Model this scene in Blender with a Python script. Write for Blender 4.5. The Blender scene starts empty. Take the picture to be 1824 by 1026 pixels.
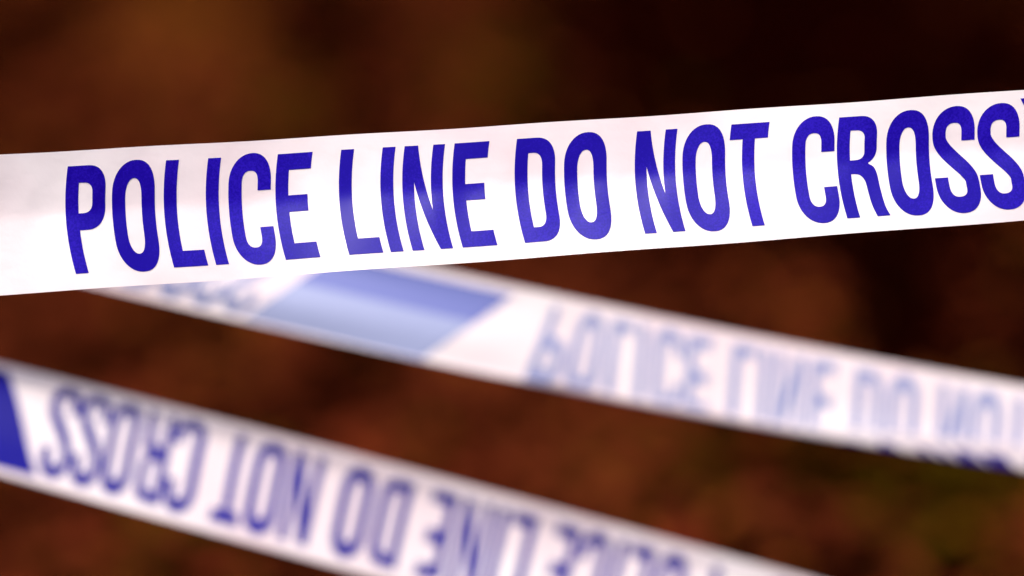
import bpy, bmesh, math, random
import numpy as np
from mathutils import Vector, Matrix
from mathutils.geometry import tessellate_polygon
random.seed(7); np.random.seed(7)
S = bpy.context.scene
COL = S.collection
R = math.radians

# ------------------------------------------------------------------ camera
FOC, PITCH, CAMH, D1 = 135.0, 13.0, 1.30, 2.10      # mm, degrees down, m, m to the front tape
cd = bpy.data.cameras.new("camera"); cam = bpy.data.objects.new("camera", cd); COL.objects.link(cam)
cam.location = (0, 0, CAMH); cam.rotation_euler = (R(90 - PITCH), 0, 0)
cd.lens = FOC; cd.sensor_width = 36; cd.clip_start = 0.05; cd.clip_end = 500
cd.dof.use_dof = True; cd.dof.focus_distance = D1; cd.dof.aperture_fstop = 2.0; cd.dof.aperture_blades = 0
S.camera = cam

# ------------------------------------------------------------------ sky and sun
SUN_EL, SUN_AZ = 52, 202          # azimuth clockwise from +Y: behind the camera, a little to the left
w = bpy.data.worlds.new("World"); S.world = w; w.use_nodes = True
nt = w.node_tree; bg = nt.nodes["Background"]; bg.inputs[1].default_value = 0.10
sk = nt.nodes.new("ShaderNodeTexSky"); sk.sky_type = 'NISHITA'; sk.sun_disc = False
sk.sun_elevation = R(SUN_EL); sk.sun_rotation = R(SUN_AZ)
sk.air_density = 0.7; sk.dust_density = 6.0; sk.ozone_density = 0.6
nt.links.new(sk.outputs[0], bg.inputs[0])
ld = bpy.data.lights.new("sun", 'SUN'); ld.energy = 2.9; ld.angle = R(14); ld.color = (1.0, 0.90, 0.87)
sun = bpy.data.objects.new("sun", ld); COL.objects.link(sun)
az, el = R(SUN_AZ), R(SUN_EL)
sd = Vector((math.sin(az) * math.cos(el), math.cos(az) * math.cos(el), math.sin(el)))
sun.rotation_euler = (-sd).to_track_quat('-Z', 'Y').to_euler(); sun.location = (-3, -5, 8)
S.view_settings.view_transform = 'Standard'; S.view_settings.look = 'None'
S.view_settings.gamma = 1; S.view_settings.exposure = 0.72

# ------------------------------------------------------------------ helpers
p = R(PITCH)
FWD = Vector((0, math.cos(p), -math.sin(p))); UP = Vector((0, math.sin(p), math.cos(p))); RT = Vector((1, 0, 0))
ORG = Vector((0, 0, CAMH)); KPX = 36.0 / FOC / 1824.0
def at(px, py, d):
    return ORG + (FWD + RT * ((px - 912) * KPX) - UP * ((py - 513) * KPX)) * d
def on_ground(px, py):
    v = FWD + RT * ((px - 912) * KPX) - UP * ((py - 513) * KPX)
    q = ORG + v * (-CAMH / v.z); return q.x, q.y
def node_mat(name):
    m = bpy.data.materials.new(name); m.use_nodes = True
    return m, m.node_tree, m.node_tree.nodes["Principled BSDF"]
def tag(o, label=None, cat=None, group=None, kind=None):
    for k, v in (("label", label), ("category", cat), ("group", group), ("kind", kind)):
        if v: o[k] = v
    return o
def link_mesh(name, vs, fs, mat, parent=None, smooth=True):
    me = bpy.data.meshes.new(name); me.from_pydata(vs, [], fs); me.update()
    if smooth: me.polygons.foreach_set("use_smooth", [True] * len(me.polygons))
    me.materials.append(mat)
    o = bpy.data.objects.new(name, me); COL.objects.link(o)
    if parent: o.parent = parent
    return o

# ------------------------------------------------------------------ materials
def film_mat(name, trans=0.35, tint=(0.85, 0.80, 0.825)):
    m, t, b = node_mat(name)
    n = t.nodes; L = t.links
    tc = n.new("ShaderNodeTexCoord")
    no = n.new("ShaderNodeTexNoise"); no.inputs["Scale"].default_value = 9; no.inputs["Detail"].default_value = 3
    L.new(tc.outputs["Object"], no.inputs["Vector"])
    cr = n.new("ShaderNodeValToRGB"); L.new(no.outputs[0], cr.inputs[0])
    cr.color_ramp.elements[0].position = .35; cr.color_ramp.elements[1].position = .6
    cr.color_ramp.elements[0].color = (tint[0] * .87, tint[1] * .80, tint[2] * .825, 1); cr.color_ramp.elements[1].color = (*tint, 1)
    L.new(cr.outputs[0], b.inputs["Base Color"])
    b.inputs["Roughness"].default_value = .28; b.inputs["Specular IOR Level"].default_value = .45
    n2 = n.new("ShaderNodeTexNoise"); n2.inputs["Scale"].default_value = 60; n2.inputs["Detail"].default_value = 4
    L.new(tc.outputs["Object"], n2.inputs["Vector"])
    bp = n.new("ShaderNodeBump"); bp.inputs["Strength"].default_value = .3; bp.inputs["Distance"].default_value = .003
    L.new(n2.outputs[0], bp.inputs["Height"]); L.new(bp.outputs[0], b.inputs["Normal"])
    tr = n.new("ShaderNodeBsdfTranslucent"); L.new(cr.outputs[0], tr.inputs[0])
    mx = n.new("ShaderNodeMixShader"); mx.inputs[0].default_value = trans
    L.new(b.outputs[0], mx.inputs[1]); L.new(tr.outputs[0], mx.inputs[2])
    L.new(mx.outputs[0], n["Material Output"].inputs[0])
    return m
def ink_mat(name, c, rough=.3, wear=.25, spec=.3):
    m, t, b = node_mat(name); n = t.nodes; L = t.links
    tc = n.new("ShaderNodeTexCoord")
    no = n.new("ShaderNodeTexNoise"); no.inputs["Scale"].default_value = 900; no.inputs["Detail"].default_value = 2
    big = n.new("ShaderNodeTexNoise"); big.inputs["Scale"].default_value = 14; big.inputs["Detail"].default_value = 3
    L.new(tc.outputs["Object"], no.inputs["Vector"]); L.new(tc.outputs["Object"], big.inputs["Vector"])
    ml = n.new("ShaderNodeMath"); ml.operation = 'MULTIPLY'; L.new(no.outputs[0], ml.inputs[0]); L.new(big.outputs[0], ml.inputs[1])
    cr = n.new("ShaderNodeValToRGB"); L.new(ml.outputs[0], cr.inputs[0])
    cr.color_ramp.elements[0].position = .22; cr.color_ramp.elements[1].position = .40
    cr.color_ramp.elements[0].color = (*c, 1)
    cr.color_ramp.elements[1].color = (c[0] * (1 + wear) + .012 * wear, c[1] * (1 + wear) + .006 * wear, c[2] * (1 + wear), 1)
    L.new(cr.outputs[0], b.inputs["Base Color"])
    b.inputs["Roughness"].default_value = rough; b.inputs["Specular IOR Level"].default_value = spec
    return m
FILM = film_mat("white_film")
INK = ink_mat("blue_ink", (0.006, 0.0010, 0.21), .36, .45, .085)
INK_B = ink_mat("blue_ink_rear_print", (0.010, 0.009, 0.17), .35, .2, .12)
GHOST = ink_mat("ink_through_film", (0.22, 0.26, 0.42), .35, .05)
GHOST_L = ink_mat("letter_ink_through_film", (0.155, 0.185, 0.34), .35, .05)
GHOST2 = ink_mat("darker_ink_through_film", (0.105, 0.13, 0.34), .35, .05)  # deeper tone for the upper band of the middle tape's stripe

# ------------------------------------------------------------------ glyph outlines (x right, y DOWN, letter height 190)
H = 190.0
def arc(cx, cy, rx, ry, a0, a1, n=14, e=2.25):
    out = []
    for i in range(n + 1):
        a = R(a0 + (a1 - a0) * i / n); c, s = math.cos(a), math.sin(a)
        out.append((cx + rx * math.copysign(abs(c) ** (2 / e), c), cy + ry * math.copysign(abs(s) ** (2 / e), s)))
    return out
def ring(x0, y0, x1, y1, rx, ry, n=12):     # clockwise on screen, starts at the left of the top edge
    return (arc(x0 + rx, y0 + ry, rx, ry, 180, 270, n) + arc(x1 - rx, y0 + ry, rx, ry, 270, 360, n)
            + arc(x1 - rx, y1 - ry, rx, ry, 0, 90, n) + arc(x0 + rx, y1 - ry, rx, ry, 90, 180, n))
def clean(pl):
    out = []
    for q in pl:
        if not out or abs(q[0] - out[-1][0]) + abs(q[1] - out[-1][1]) > .05: out.append(q)
    if abs(out[0][0] - out[-1][0]) + abs(out[0][1] - out[-1][1]) < .05: out.pop()
    return out
def rect(x0, y0, x1, y1): return [(x0, y0), (x1, y0), (x1, y1), (x0, y1)]
def spline(pts, n=10):
    out = []; P = [pts[0]] + pts + [pts[-1]]
    for i in range(1, len(P) - 2):
        a, b, c, d = [np.array(q, float) for q in P[i - 1:i + 3]]
        for k in range(n):
            u = k / n
            q = .5 * ((2 * b) + (-a + c) * u + (2 * a - 5 * b + 4 * c - d) * u * u + (-a + 3 * b - 3 * c + d) * u ** 3)
            out.append(tuple(q))
    out.append(pts[-1]); return out
def stroke(line, a=11.6, b=15.6):
    Lf, Rt = [], []
    for i, q in enumerate(line):
        q0 = line[max(i - 1, 0)]; q1 = line[min(i + 1, len(line) - 1)]
        tx, ty = q1[0] - q0[0], q1[1] - q0[1]; l = math.hypot(tx, ty); nx, ny = -ty / l, tx / l
        k = math.sqrt(a * a * nx * nx + b * b * ny * ny); ox, oy = a * a * nx / k, b * b * ny / k
        Lf.append((q[0] + ox, q[1] + oy)); Rt.append((q[0] - ox, q[1] - oy))
    return Lf + Rt[::-1]
SW, SH = 23.0, 28.5
G = {}
G['I'] = ([rect(0, 0, 23, H)], 23)
G['L'] = ([[(0, 0), (SW, 0), (SW, H - SH), (61, H - SH), (61, H), (0, H)]], 61)
G['E'] = ([[(0, 0), (62, 0), (62, SH + 1), (SW, SH + 1), (SW, 75), (57, 75), (57, 105), (SW, 105), (SW, H - SH), (62, H - SH), (62, H), (0, H)]], 62)
G['T'] = ([[(0, 0), (68, 0), (68, SH), (45, SH), (45, H), (23, H), (23, SH), (0, SH)]], 68)
G['P'] = ([[(0, 0), (36, 0)] + arc(36, 42, 35, 42, 270, 360) + arc(36, 72, 35, 42, 0, 90) + [(SW, 114), (SW, H), (0, H)],
           [(SW, 30), (32, 30)] + arc(32, 48, 16, 18, 270, 360, 8) + arc(32, 66, 16, 18, 0, 90, 8) + [(SW, 84)]], 71)
G['D'] = ([[(0, 0), (34, 0)] + arc(34, 48, 38, 48, 270, 360) + arc(34, H - 48, 38, 48, 0, 90) + [(0, H)],
           [(SW, 27), (32, 27)] + arc(32, 52, 17, 25, 270, 360, 8) + arc(32, H - 52, 17, 25, 0, 90, 8) + [(SW, H - 27)]], 72)
G['O'] = ([ring(0, -4, 76, H + 4, 38, 58), ring(23.5, 28, 52.5, H - 28, 14.5, 36)], 76)
ds = 25
G['N'] = ([[(0, 0), (ds - 1, 0), (51, 118), (51, 0), (72, 0), (72, H), (72 - ds + 3, H), (21, 66), (21, H), (0, H)]], 72)
# C : ring path cut open on the right
cl = [(64, 62), (64, 48)] + arc(38, 48, 26, 37.5, 0, -90, 12)[1:] + arc(38, 48, 26, 37.5, 270, 180, 12)[1:] + \
     arc(38, H - 48, 26, 37.5, 180, 90, 12) + arc(38, H - 48, 26, 37.5, 90, 0, 12)[1:] + [(64, 128)]
G['C'] = ([stroke(cl, 11.8, 15.6)], 76)
sl = [(63.5, 60), (63.5, 50)] + arc(38, 46, 25.5, 35.5, 0, -90, 12)[1:] + arc(38, 44, 26.5, 33.5, 270, 180, 12)[1:] + \
     spline([(11.5, 44), (13.5, 60), (22, 76), (38, 95), (54, 113), (64, 130), (65, 148)], 6)[1:] + \
     arc(38, 148, 27, 32, 0, 90, 12)[1:] + arc(38, 143, 26.5, 37, 90, 180, 12)[1:] + [(11.5, 131), (11.5, 127)]
G['S'] = ([stroke(sl, 11.8, 15.4)], 77)
G['R'] = ([[(0, 0), (38, 0)] + arc(38, 38, 33, 38, 270, 360) + arc(38, 58, 33, 34, 0, 62, 8)
           + spline([(54, 90), (64, 97), (69, 112), (71, 140), (73, 172), (77, H)], 5)[1:]
           + [(54, H)] + spline([(54, H), (50, 168), (48, 138), (46, 122), (39, 111), (30, 108)], 5)[1:] + [(SW, 108), (SW, H), (0, H)],
           [(SW, 26), (33, 26)] + arc(33, 42, 16, 16, 270, 360, 8) + arc(33, 66, 16, 16, 0, 90, 8) + [(SW, 82)]], 77)
TEXT = [('P', 117), ('O', 200), ('L', 292), ('I', 367), ('C', 407), ('E', 491), ('L', 604), ('I', 678), ('N', 717), ('E', 806),
        ('D', 917), ('O', 1005), ('N', 1131), ('O', 1216), ('T', 1299), ('C', 1411), ('R', 1491), ('O', 1579), ('S', 1661), ('S', 1741)]
T0, T1 = 0.108, 0.885                                # letter band inside the tape's width
PERIOD = 2425.0
def flat_mesh(polys, cell=6.0):
    """triangulated outline, cut into a fine grid so it can follow a bent tape; returns (verts[(x,y)], faces)"""
    polys = [clean(q) for q in polys]
    vv = [Vector((x, y, 0)) for q in polys for x, y in q]
    tris = tessellate_polygon([[Vector((x, y, 0)) for x, y in q] for q in polys])
    bm = bmesh.new(); bv = [bm.verts.new(v) for v in vv]
    for t in tris:
        try: bm.faces.new([bv[i] for i in t])
        except ValueError: pass
    x0 = min(v.x for v in vv); x1 = max(v.x for v in vv); y0 = min(v.y for v in vv); y1 = max(v.y for v in vv)
    k = int((y1 - y0) / cell)
    for i in range(1, k + 1):
        bmesh.ops.bisect_plane(bm, geom=bm.verts[:] + bm.edges[:] + bm.faces[:], plane_co=(0, y0 + i * cell + .013, 0), plane_no=(0, 1, 0), dist=1e-4)
    k = int((x1 - x0) / (cell * 3))
    for i in range(1, k + 1):
        bmesh.ops.bisect_plane(bm, geom=bm.verts[:] + bm.edges[:] + bm.faces[:], plane_co=(x0 + i * cell * 3 + .017, 0, 0), plane_no=(1, 0, 0), dist=1e-4)
    bm.normal_update()
    bm.verts.index_update()
    out = [(v.co.x, v.co.y) for v in bm.verts]; fs = [[v.index for v in f.verts] for f in bm.faces]; bm.free()
    return out, fs
GM = {k: flat_mesh(v[0]) for k, v in G.items()}
def stripe_part(y0, y1):
    k = 130 / (H * 1.09)
    return flat_mesh([[(y0 * k, y0), (453 + y0 * k, y0), (453 + y1 * k, y1), (y1 * k, y1)]], 8)
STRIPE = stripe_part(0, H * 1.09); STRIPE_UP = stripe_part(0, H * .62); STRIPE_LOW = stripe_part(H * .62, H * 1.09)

# ------------------------------------------------------------------ tapes
def curve(pts, deg=4, off=0):
    c = np.polyfit([(a - 900) / 1000 for a, b in pts], [b + off for a, b in pts], deg, w=[5 if -10 < a < 1900 else 1 for a, b in pts])
    return lambda x: float(np.polyval(c, (x - 900) / 1000))
def pw(pts):            # smooth-ish piecewise interpolation with linear ends
    X = [a for a, b in pts]; Y = [b for a, b in pts]
    def f(x):
        if x <= X[0]: return Y[0] + (x - X[0]) * (Y[1] - Y[0]) / (X[1] - X[0])
        if x >= X[-1]: return Y[-1] + (x - X[-1]) * (Y[-1] - Y[-2]) / (X[-1] - X[-2])
        return float(np.interp(x, X, Y))
    return f
def sst(a, b, x):
    u = min(1, max(0, (x - a) / (b - a))); return u * u * (3 - 2 * u)

def build_tape(surf, s0, s1, ds_, nt_, label, group, mapping, ink, faces, reps, back=None):
    """surf(s,t)->Vector ; t 0..1 across the tape on the PRINT (0 = letter tops side)"""
    def nrm(s, t, sign):
        e = 1.5; f = .004
        a = surf(s + e, t) - surf(s - e, t); b = surf(s, t + f) - surf(s, t - f)
        n = a.cross(b); n.normalize(); return n * sign
    ns = int((s1 - s0) / ds_)
    ts = [i / nt_ for i in range(nt_ + 1)]
    vs, fs = [], []
    for i in range(ns + 1):
        s = s0 + (s1 - s0) * i / ns
        for t in ts: vs.append(surf(s, t))
    m = nt_ + 1
    for i in range(ns):
        for j in range(nt_):
            fs.append((i * m + j, i * m + j + 1, (i + 1) * m + j + 1, (i + 1) * m + j))
    mid = surf((s0 + s1) / 2, .5)
    root = bpy.data.objects.new("barrier_tape", None); COL.objects.link(root); root.location = mid
    tag(root, label, "barrier tape", group)
    link_mesh("plastic_film", [v - mid for v in vs], fs, FILM, root)
    def put(name, mesh, sx, lab, mat, sign):
        ov = []
        for (x, y) in mesh[0]:
            s = sx + x; t = T0 + y / H * (T1 - T0)
            ov.append(surf(s, t) + nrm(s, t, sign) * .0003 - mid)
        o = link_mesh(name, ov, mesh[1], mat, root)
        if lab: o["label"] = lab
    for k in reps:
        for sign, mat, nm, extra in faces:
            for ch, x in TEXT:
                sx = x + k * PERIOD
                if sx < s0 + 10 or sx + 80 > s1: continue
                put(nm[0], GM[ch], sx, extra % ch, GHOST_L if mat is GHOST else mat, sign)
            sx = 1812 + k * PERIOD
            if sx > s0 + 10 and sx + 590 < s1:
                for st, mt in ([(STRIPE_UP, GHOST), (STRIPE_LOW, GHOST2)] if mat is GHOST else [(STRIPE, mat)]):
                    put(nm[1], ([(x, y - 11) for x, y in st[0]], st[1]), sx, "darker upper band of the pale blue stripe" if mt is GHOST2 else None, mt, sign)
    return root

GROUP = "police barrier tapes strung one behind another"
# --- front tape, sharp
top1 = curve([(-1500, 345), (-600, 305), (0, 275), (640, 240), (1200, 203), (1824, 160), (2600, 103), (3500, 32)])
bot1 = curve([(-1500, 618), (-600, 566), (0, 526), (640, 481), (1200, 441), (1824, 392), (2600, 330), (3500, 255)])
def surf1(s, t):
    x = s + 68 * (t - .36) ** 2 - .5
    y = top1(x) + (bot1(x) - top1(x)) * t + .6 * math.sin(x / 57) * (1 - t) + .7 * math.sin(x / 71 + 2) * t
    k = .022; h = k * math.log1p(math.exp((t - .44) / k))          # soft hinge along the crease at mid height
    lw = sst(620, 150, s) + .55 * sst(1380, 1700, s)
    d = D1 + .003 + (.002 + .024 * lw) * (t - .44) - .022 * h + .0010 * math.sin(s / 210 + 1.0) * (1 - t) + .0007 * math.sin(s / 83 + t * 3) + .00035 * math.sin(s / 19 + 5 * t + 2 * math.sin(s / 140)) * math.exp(-((t - .5) / .3) ** 2) + .0006 * math.sin(s / 47 - 4 * t + 1.3 * math.sin(s / 230)) * lw
    return at(x, y, d)
build_tape(surf1, -1450, 3450, 14, 56, "sharp white police tape with upright blue lettering, sloping up to the right in front",
           GROUP, None, INK, [(-1, INK, ("printed_letter", "printed_stripe"), "blue printed letter %s")], (-1, 0, 1))

# --- lower tape: print turned upside down
top3 = curve([(-1500, 300), (-600, 500), (0, 643), (640, 804), (1200, 959), (1465, 1034), (2600, 1320), (3500, 1530)], off=5)
bot3 = curve([(-1500, 430), (-600, 672), (0, 846), (351, 948), (560, 1006), (1200, 1165), (1465, 1235), (2600, 1520), (3500, 1725)], off=-3)
f3 = pw([(-3000, 3300), (118, 1268), (643, 916), (954, 695), (1256, 472), (1448, 330), (1618, 215), (1780, 108), (3200, -880)])
def surf3(s, t):
    q = 1 - t                                        # 0 at the top in the picture
    x0 = f3(s); x = x0 - 48 * (q - .5)
    y = top3(x) + (bot3(x) - top3(x)) * q
    d = D1 * (1.16 + .045 * sst(-300, 1500, x)) - .002 * q - .027 * q * q + .030 * q * (1 - q) * (1 - sst(150, 700, x)) + .0025 * math.sin(x / 170) * (1 - q) + .006 * math.exp(-(q / .15) ** 2) * -1
    lf = 1 - sst(250, 900, x)
    y -= .075 * lf * math.sin(math.pi * min(1, q / .7)) * (bot3(x) - top3(x))
    return at(x, y, d)
build_tape(surf3, -1900, 3300, 18, 20, "white police tape with blurred upside-down blue lettering crossing the bottom left corner",
           GROUP, None, INK_B, [(-1, INK_B, ("printed_letter", "printed_stripe"), "blue printed letter %s, upside down")], (-1, 0, 1))

# --- middle tape, seen from its back, its lower edge folded up towards the lens
top2 = curve([(-1500, -40), (-600, 140), (0, 288), (400, 388), (800, 480), (875, 499), (1340, 592), (1535, 632), (1824, 686), (2600, 815), (3500, 950)], off=3)
fold2 = curve([(-1500, 150), (-600, 325), (0, 470), (220, 523), (790, 652), (910, 674), (1340, 757), (1535, 795), (1824, 838), (2600, 955), (3500, 1080)], off=-4)
FR2 = pw([(-1500, .94), (600, .94), (1000, .895), (1450, .88), (1535, .825), (1700, .77), (1824, .74), (2000, .72), (3500, .72)])
def surf2(s, t):
    q = 1 - t
    x0 = 960 + .70 * (s - 118) + 24 * (1 - sst(-60, 100, s))
    sl = -.50 + .42 * sst(850, 1150, x0)
    yt, yf = top2(x0), fold2(x0)
    w = max(120.0, yf - yt)                          # height down to the fold
    full = w / FR2(x0)                               # the part below FR2 is folded
    d0 = D1 * (1.175 + .02 * sst(0, 1800, x0))
    mpx = KPX * d0                                   # metres per photo pixel there
    qq = q * full
    phi = R(88) + R(84) * sst(900, 1130, x0)        # how far the lower strip is folded up
    over = qq - w
    if over <= 0:
        yy = qq; out = 0.0
    else:
        r = 4.0                                      # bend radius in pixels
        a = min(phi, over / r)
        yy = w + r * math.sin(a); out = r * (1 - math.cos(a))
        rest = over - a * r
        if rest > 0:
            yy += rest * math.cos(phi); out += rest * math.sin(phi)
    x = x0 + sl * (yy - full / 2)
    if over > 0: x -= 40 * sst(900, 1130, x0) * min(1, over / 25)
    yb = yt + sl * 0 + (top2(x) - top2(x0))
    d = d0 - out * mpx + .004 * math.sin(q * 7) * sst(1300, 300, x0) - .010 * q * (q < 2) + .002 * math.sin(x0 / 150)
    return at(x, yb + yy, d)
t2 = build_tape(surf2, -1500, 3300, 16, 40, "blurred police tape seen from behind, pale lettering and pale blue stripe, emerging under front tape",
           GROUP, None, INK_B, [(1, GHOST, ("letter_seen_through", "stripe_seen_through"), "letter %s showing pale through the film"),
                                (-1, INK_B, ("printed_letter", "printed_stripe"), "blue printed letter %s on the far side of the film")], (-1, 0))

# ------------------------------------------------------------------ ground
def terrain(x, y):
    return (.05 * math.sin(x * 1.3 + y * .6) + .04 * math.sin(y * 1.9 - x * .5 + 1) + .02 * math.sin(x * 4.1) * math.sin(y * 3.3)) * min(1, max(0, (y + 30) / 30))
def ground_mat():
    m, t, b = node_mat("damp_woodland_soil"); n = t.nodes; L = t.links
    tc = n.new("ShaderNodeTexCoord")
    a = n.new("ShaderNodeTexNoise"); a.inputs["Scale"].default_value = 1.3; a.inputs["Detail"].default_value = 8
    c = n.new("ShaderNodeTexVoronoi"); c.inputs["Scale"].default_value = 16
    L.new(tc.outputs["Object"], a.inputs["Vector"]); L.new(tc.outputs["Object"], c.inputs["Vector"])
    r1 = n.new("ShaderNodeValToRGB"); L.new(a.outputs[0], r1.inputs[0])
    e = r1.color_ramp.elements; e[0].position = .35; e[0].color = (.004, .0008, .0003, 1); e[1].position = .65; e[1].color = (.016, .004, .001, 1)
    mx = n.new("ShaderNodeMixRGB"); mx.blend_type = 'MULTIPLY'; mx.inputs[0].default_value = .5
    L.new(r1.outputs[0], mx.inputs[1]); L.new(c.outputs["Color"], mx.inputs[2]); L.new(mx.outputs[0], b.inputs["Base Color"])
    b.inputs["Roughness"].default_value = .95; b.inputs["Specular IOR Level"].default_value = 0
    bp = n.new("ShaderNodeBump"); bp.inputs["Strength"].default_value = .6; bp.inputs["Distance"].default_value = .03
    L.new(a.outputs[0], bp.inputs["Height"]); L.new(bp.outputs[0], b.inputs["Normal"])
    return m
gx = sorted(set([-200, -120, -60, -30, -15] + [round(-8 + .16 * i, 3) for i in range(101)] + [15, 30, 60, 120, 200]))
gy = sorted(set([-60, -30, -12, -5] + [round(-1 + .16 * i, 3) for i in range(113)] + [22, 35, 60, 120, 250]))
vs = [(x, y, terrain(x, y)) for x in gx for y in gy]; m_ = len(gy)
fs = [(i * m_ + j, (i + 1) * m_ + j, (i + 1) * m_ + j + 1, i * m_ + j + 1) for i in range(len(gx) - 1) for j in range(m_ - 1)]
g = link_mesh("ground", vs, fs, ground_mat()); tag(g, "dark woodland soil far out of focus", kind="structure")

# patches of different litter on the ground: (photo x, y, radius px, kind, weight)
# kinds: 0 dry orange-brown, 1 red-brown, 2 olive moss/grass, 3 dark wet, bare
PATCH = [(270, 45, 110, 0, 1.5), (300, 140, 80, 0, .6), (150, 150, 90, 1, 2.4), (380, 200, 90, 1, 1.0), (640, 30, 10, 0, .1), (430, 60, 60, 0, .9),
         (640, 140, 90, 3, 1.5), (560, 40, 90, 3, 3.5), (700, 170, 100, 1, .6), (880, 150, 110, 2, 1.5), (510, 235, 90, 2, 1.5), (760, 20, 110, 1, .5),
         (30, 80, 90, 3, 5), (20, 200, 80, 3, 1.5), (150, 230, 60, 3, 1.5), (1120, 90, 150, 3, 3), (1450, 90, 300, 3, 9), (1200, 160, 90, 2, .5), (1750, 60, 120, 3, 3), (1815, 10, 30, 0, 1.5),
         (1000, 540, 130, 1, 3.2), (870, 500, 60, 1, .8), (100, 590, 110, 1, 2.6), (420, 620, 90, 0, 1.0), (520, 690, 70, 1, 1.6), (610, 690, 80, 3, 2.8), (330, 600, 70, 3, 1.6),
         (770, 720, 80, 1, 2.6), (880, 760, 60, 3, 1.0), (1090, 780, 110, 1, 2.8), (1080, 770, 80, 0, 1.0), (1230, 520, 90, 1, 1.0), (1690, 560, 140, 3, 2.6), (1425, 490, 85, 1, 3.2), (1425, 490, 60, 0, .8), (1430, 610, 60, 1, 2.2), (780, 60, 60, 3, .8), (1550, 610, 60, 3, 1.2), (1170, 500, 60, 3, .7), (1800, 500, 60, 1, .8),
         (1380, 800, 80, 3, 1.6), (1290, 850, 60, 3, 1.5), (1180, 880, 90, 2, 1.8), (1480, 860, 80, 2, 1.6), (1420, 900, 130, 3, 1.8), (1560, 930, 140, 3, 1.2), (1150, 170, 200, 3, 1.6), (600, 210, 100, 3, .8), (1620, 860, 60, 3, .8), (1750, 880, 120, 2, 3.2), (1600, 960, 100, 3, .8), (1650, 1000, 90, 2, 1.6), (1560, 880, 150, 2, 1.0), (1800, 960, 70, 3, .8), (1300, 960, 120, 2, .8),
         (100, 950, 80, 1, 1.8), (20, 900, 60, 0, .8), (230, 970, 70, 3, .5), (400, 1010, 100, 2, 3.0), (60, 1010, 60, 3, .8), (250, 1010, 80, 1, 1.0)]
PW = []
for px, py, rr, k, wt in PATCH:
    cx, cy = on_ground(px, py); x1, _ = on_ground(px + rr, py); _, y1 = on_ground(px, py - rr); _, y0 = on_ground(px, py + rr)
    PW.append((cx, cy, max(.05, x1 - cx), max(.05, y1 - cy), max(.05, cy - y0), k, wt))
N = 90000
lx = np.random.uniform(-3.2, 3.2, N); ly = np.random.uniform(2.8, 12.5, N)
W = np.zeros((4, N)) + np.array([[.27], [.85], [.15], [.55]])
for cx, cy, rx, rf, rn, k, wt in PW:              # rf / rn: radius away from and towards the path
    W[k] += wt * np.exp(-((lx - cx) / rx) ** 2 - ((ly - cy) / np.where(ly > cy, rf, rn)) ** 2)
W = W ** 1.7; W /= W.sum(0)
u = np.random.rand(N); cum = np.cumsum(W, 0); kind = (u[None] > cum).sum(0).clip(0, 3)
LEAFC = np.array([[.120, .034, .0052], [.076, .0140, .0046], [.036, .0215, .0009], [.005, .0003, .0001]])
def leaf_shape():
    return np.array([[-.5, 0, 0], [-.2, .24, .06], [.18, .2, .05], [.5, 0, .02], [.18, -.2, .05], [-.2, -.24, .06], [-.2, 0, 0], [.18, 0, -.01]])
LF = [(0, 6, 1), (6, 7, 2, 1), (7, 3, 2), (0, 5, 6), (5, 4, 7, 6), (4, 3, 7)]
base = leaf_shape(); sz = np.random.uniform(.04, .07, N)
ya = np.random.uniform(0, 2 * np.pi, N); tx = np.random.normal(0, .25, N); ty = np.random.normal(0, .25, N)
V = np.repeat(base[None], N, 0) * sz[:, None, None]
def rot(V, a, i, j):
    c, s = np.cos(a)[:, None], np.sin(a)[:, None]; A = V[..., i].copy(); B = V[..., j].copy()
    V[..., i] = A * c - B * s; V[..., j] = A * s + B * c
rot(V, tx, 1, 2); rot(V, ty, 0, 2); rot(V, ya, 0, 1)
hz = np.array([terrain(a, b) for a, b in zip(lx, ly)]) + np.random.uniform(.008, .05, N)
V[..., 0] += lx[:, None]; V[..., 1] += ly[:, None]; V[..., 2] += hz[:, None]
nv = 8
def leaf_mat():
    m, t, b = node_mat("fallen_leaf"); n = t.nodes; L = t.links
    at_ = n.new("ShaderNodeAttribute"); at_.attribute_name = "leafcol"
    L.new(at_.outputs["Color"], b.inputs["Base Color"]); b.inputs["Roughness"].default_value = .8; b.inputs["Specular IOR Level"].default_value = .0
    return m
LM = leaf_mat()
def leaves(name, sel, lab):
    idx = np.where(sel)[0]; vv = V[idx].reshape(-1, 3); F = []
    for i in range(len(idx)):
        o = i * nv
        F += [tuple(o + k for k in f) for f in LF]
    me = bpy.data.meshes.new(name); me.from_pydata(vv.tolist(), [], F); me.update()
    ca = me.color_attributes.new("leafcol", 'FLOAT_COLOR', 'POINT')
    c = LEAFC[kind[idx]] * np.random.uniform(.6, 1.4, (len(idx), 1)) * np.random.uniform(.88, 1.12, (len(idx), 3))
    c = np.concatenate([c, np.ones((len(idx), 1))], 1); c = np.repeat(c, nv, 0)
    ca.data.foreach_set("color", c.ravel().astype(np.float32))
    me.materials.append(LM); o = bpy.data.objects.new(name, me); COL.objects.link(o)
    tag(o, lab, "leaves", kind="stuff")
leaves("leaf_litter", kind != 2, "brown fallen leaves covering the ground, blurred into dark patches behind the tapes")
leaves("moss_tufts", kind == 2, "olive green undergrowth among the fallen leaves, blurred behind the tapes")
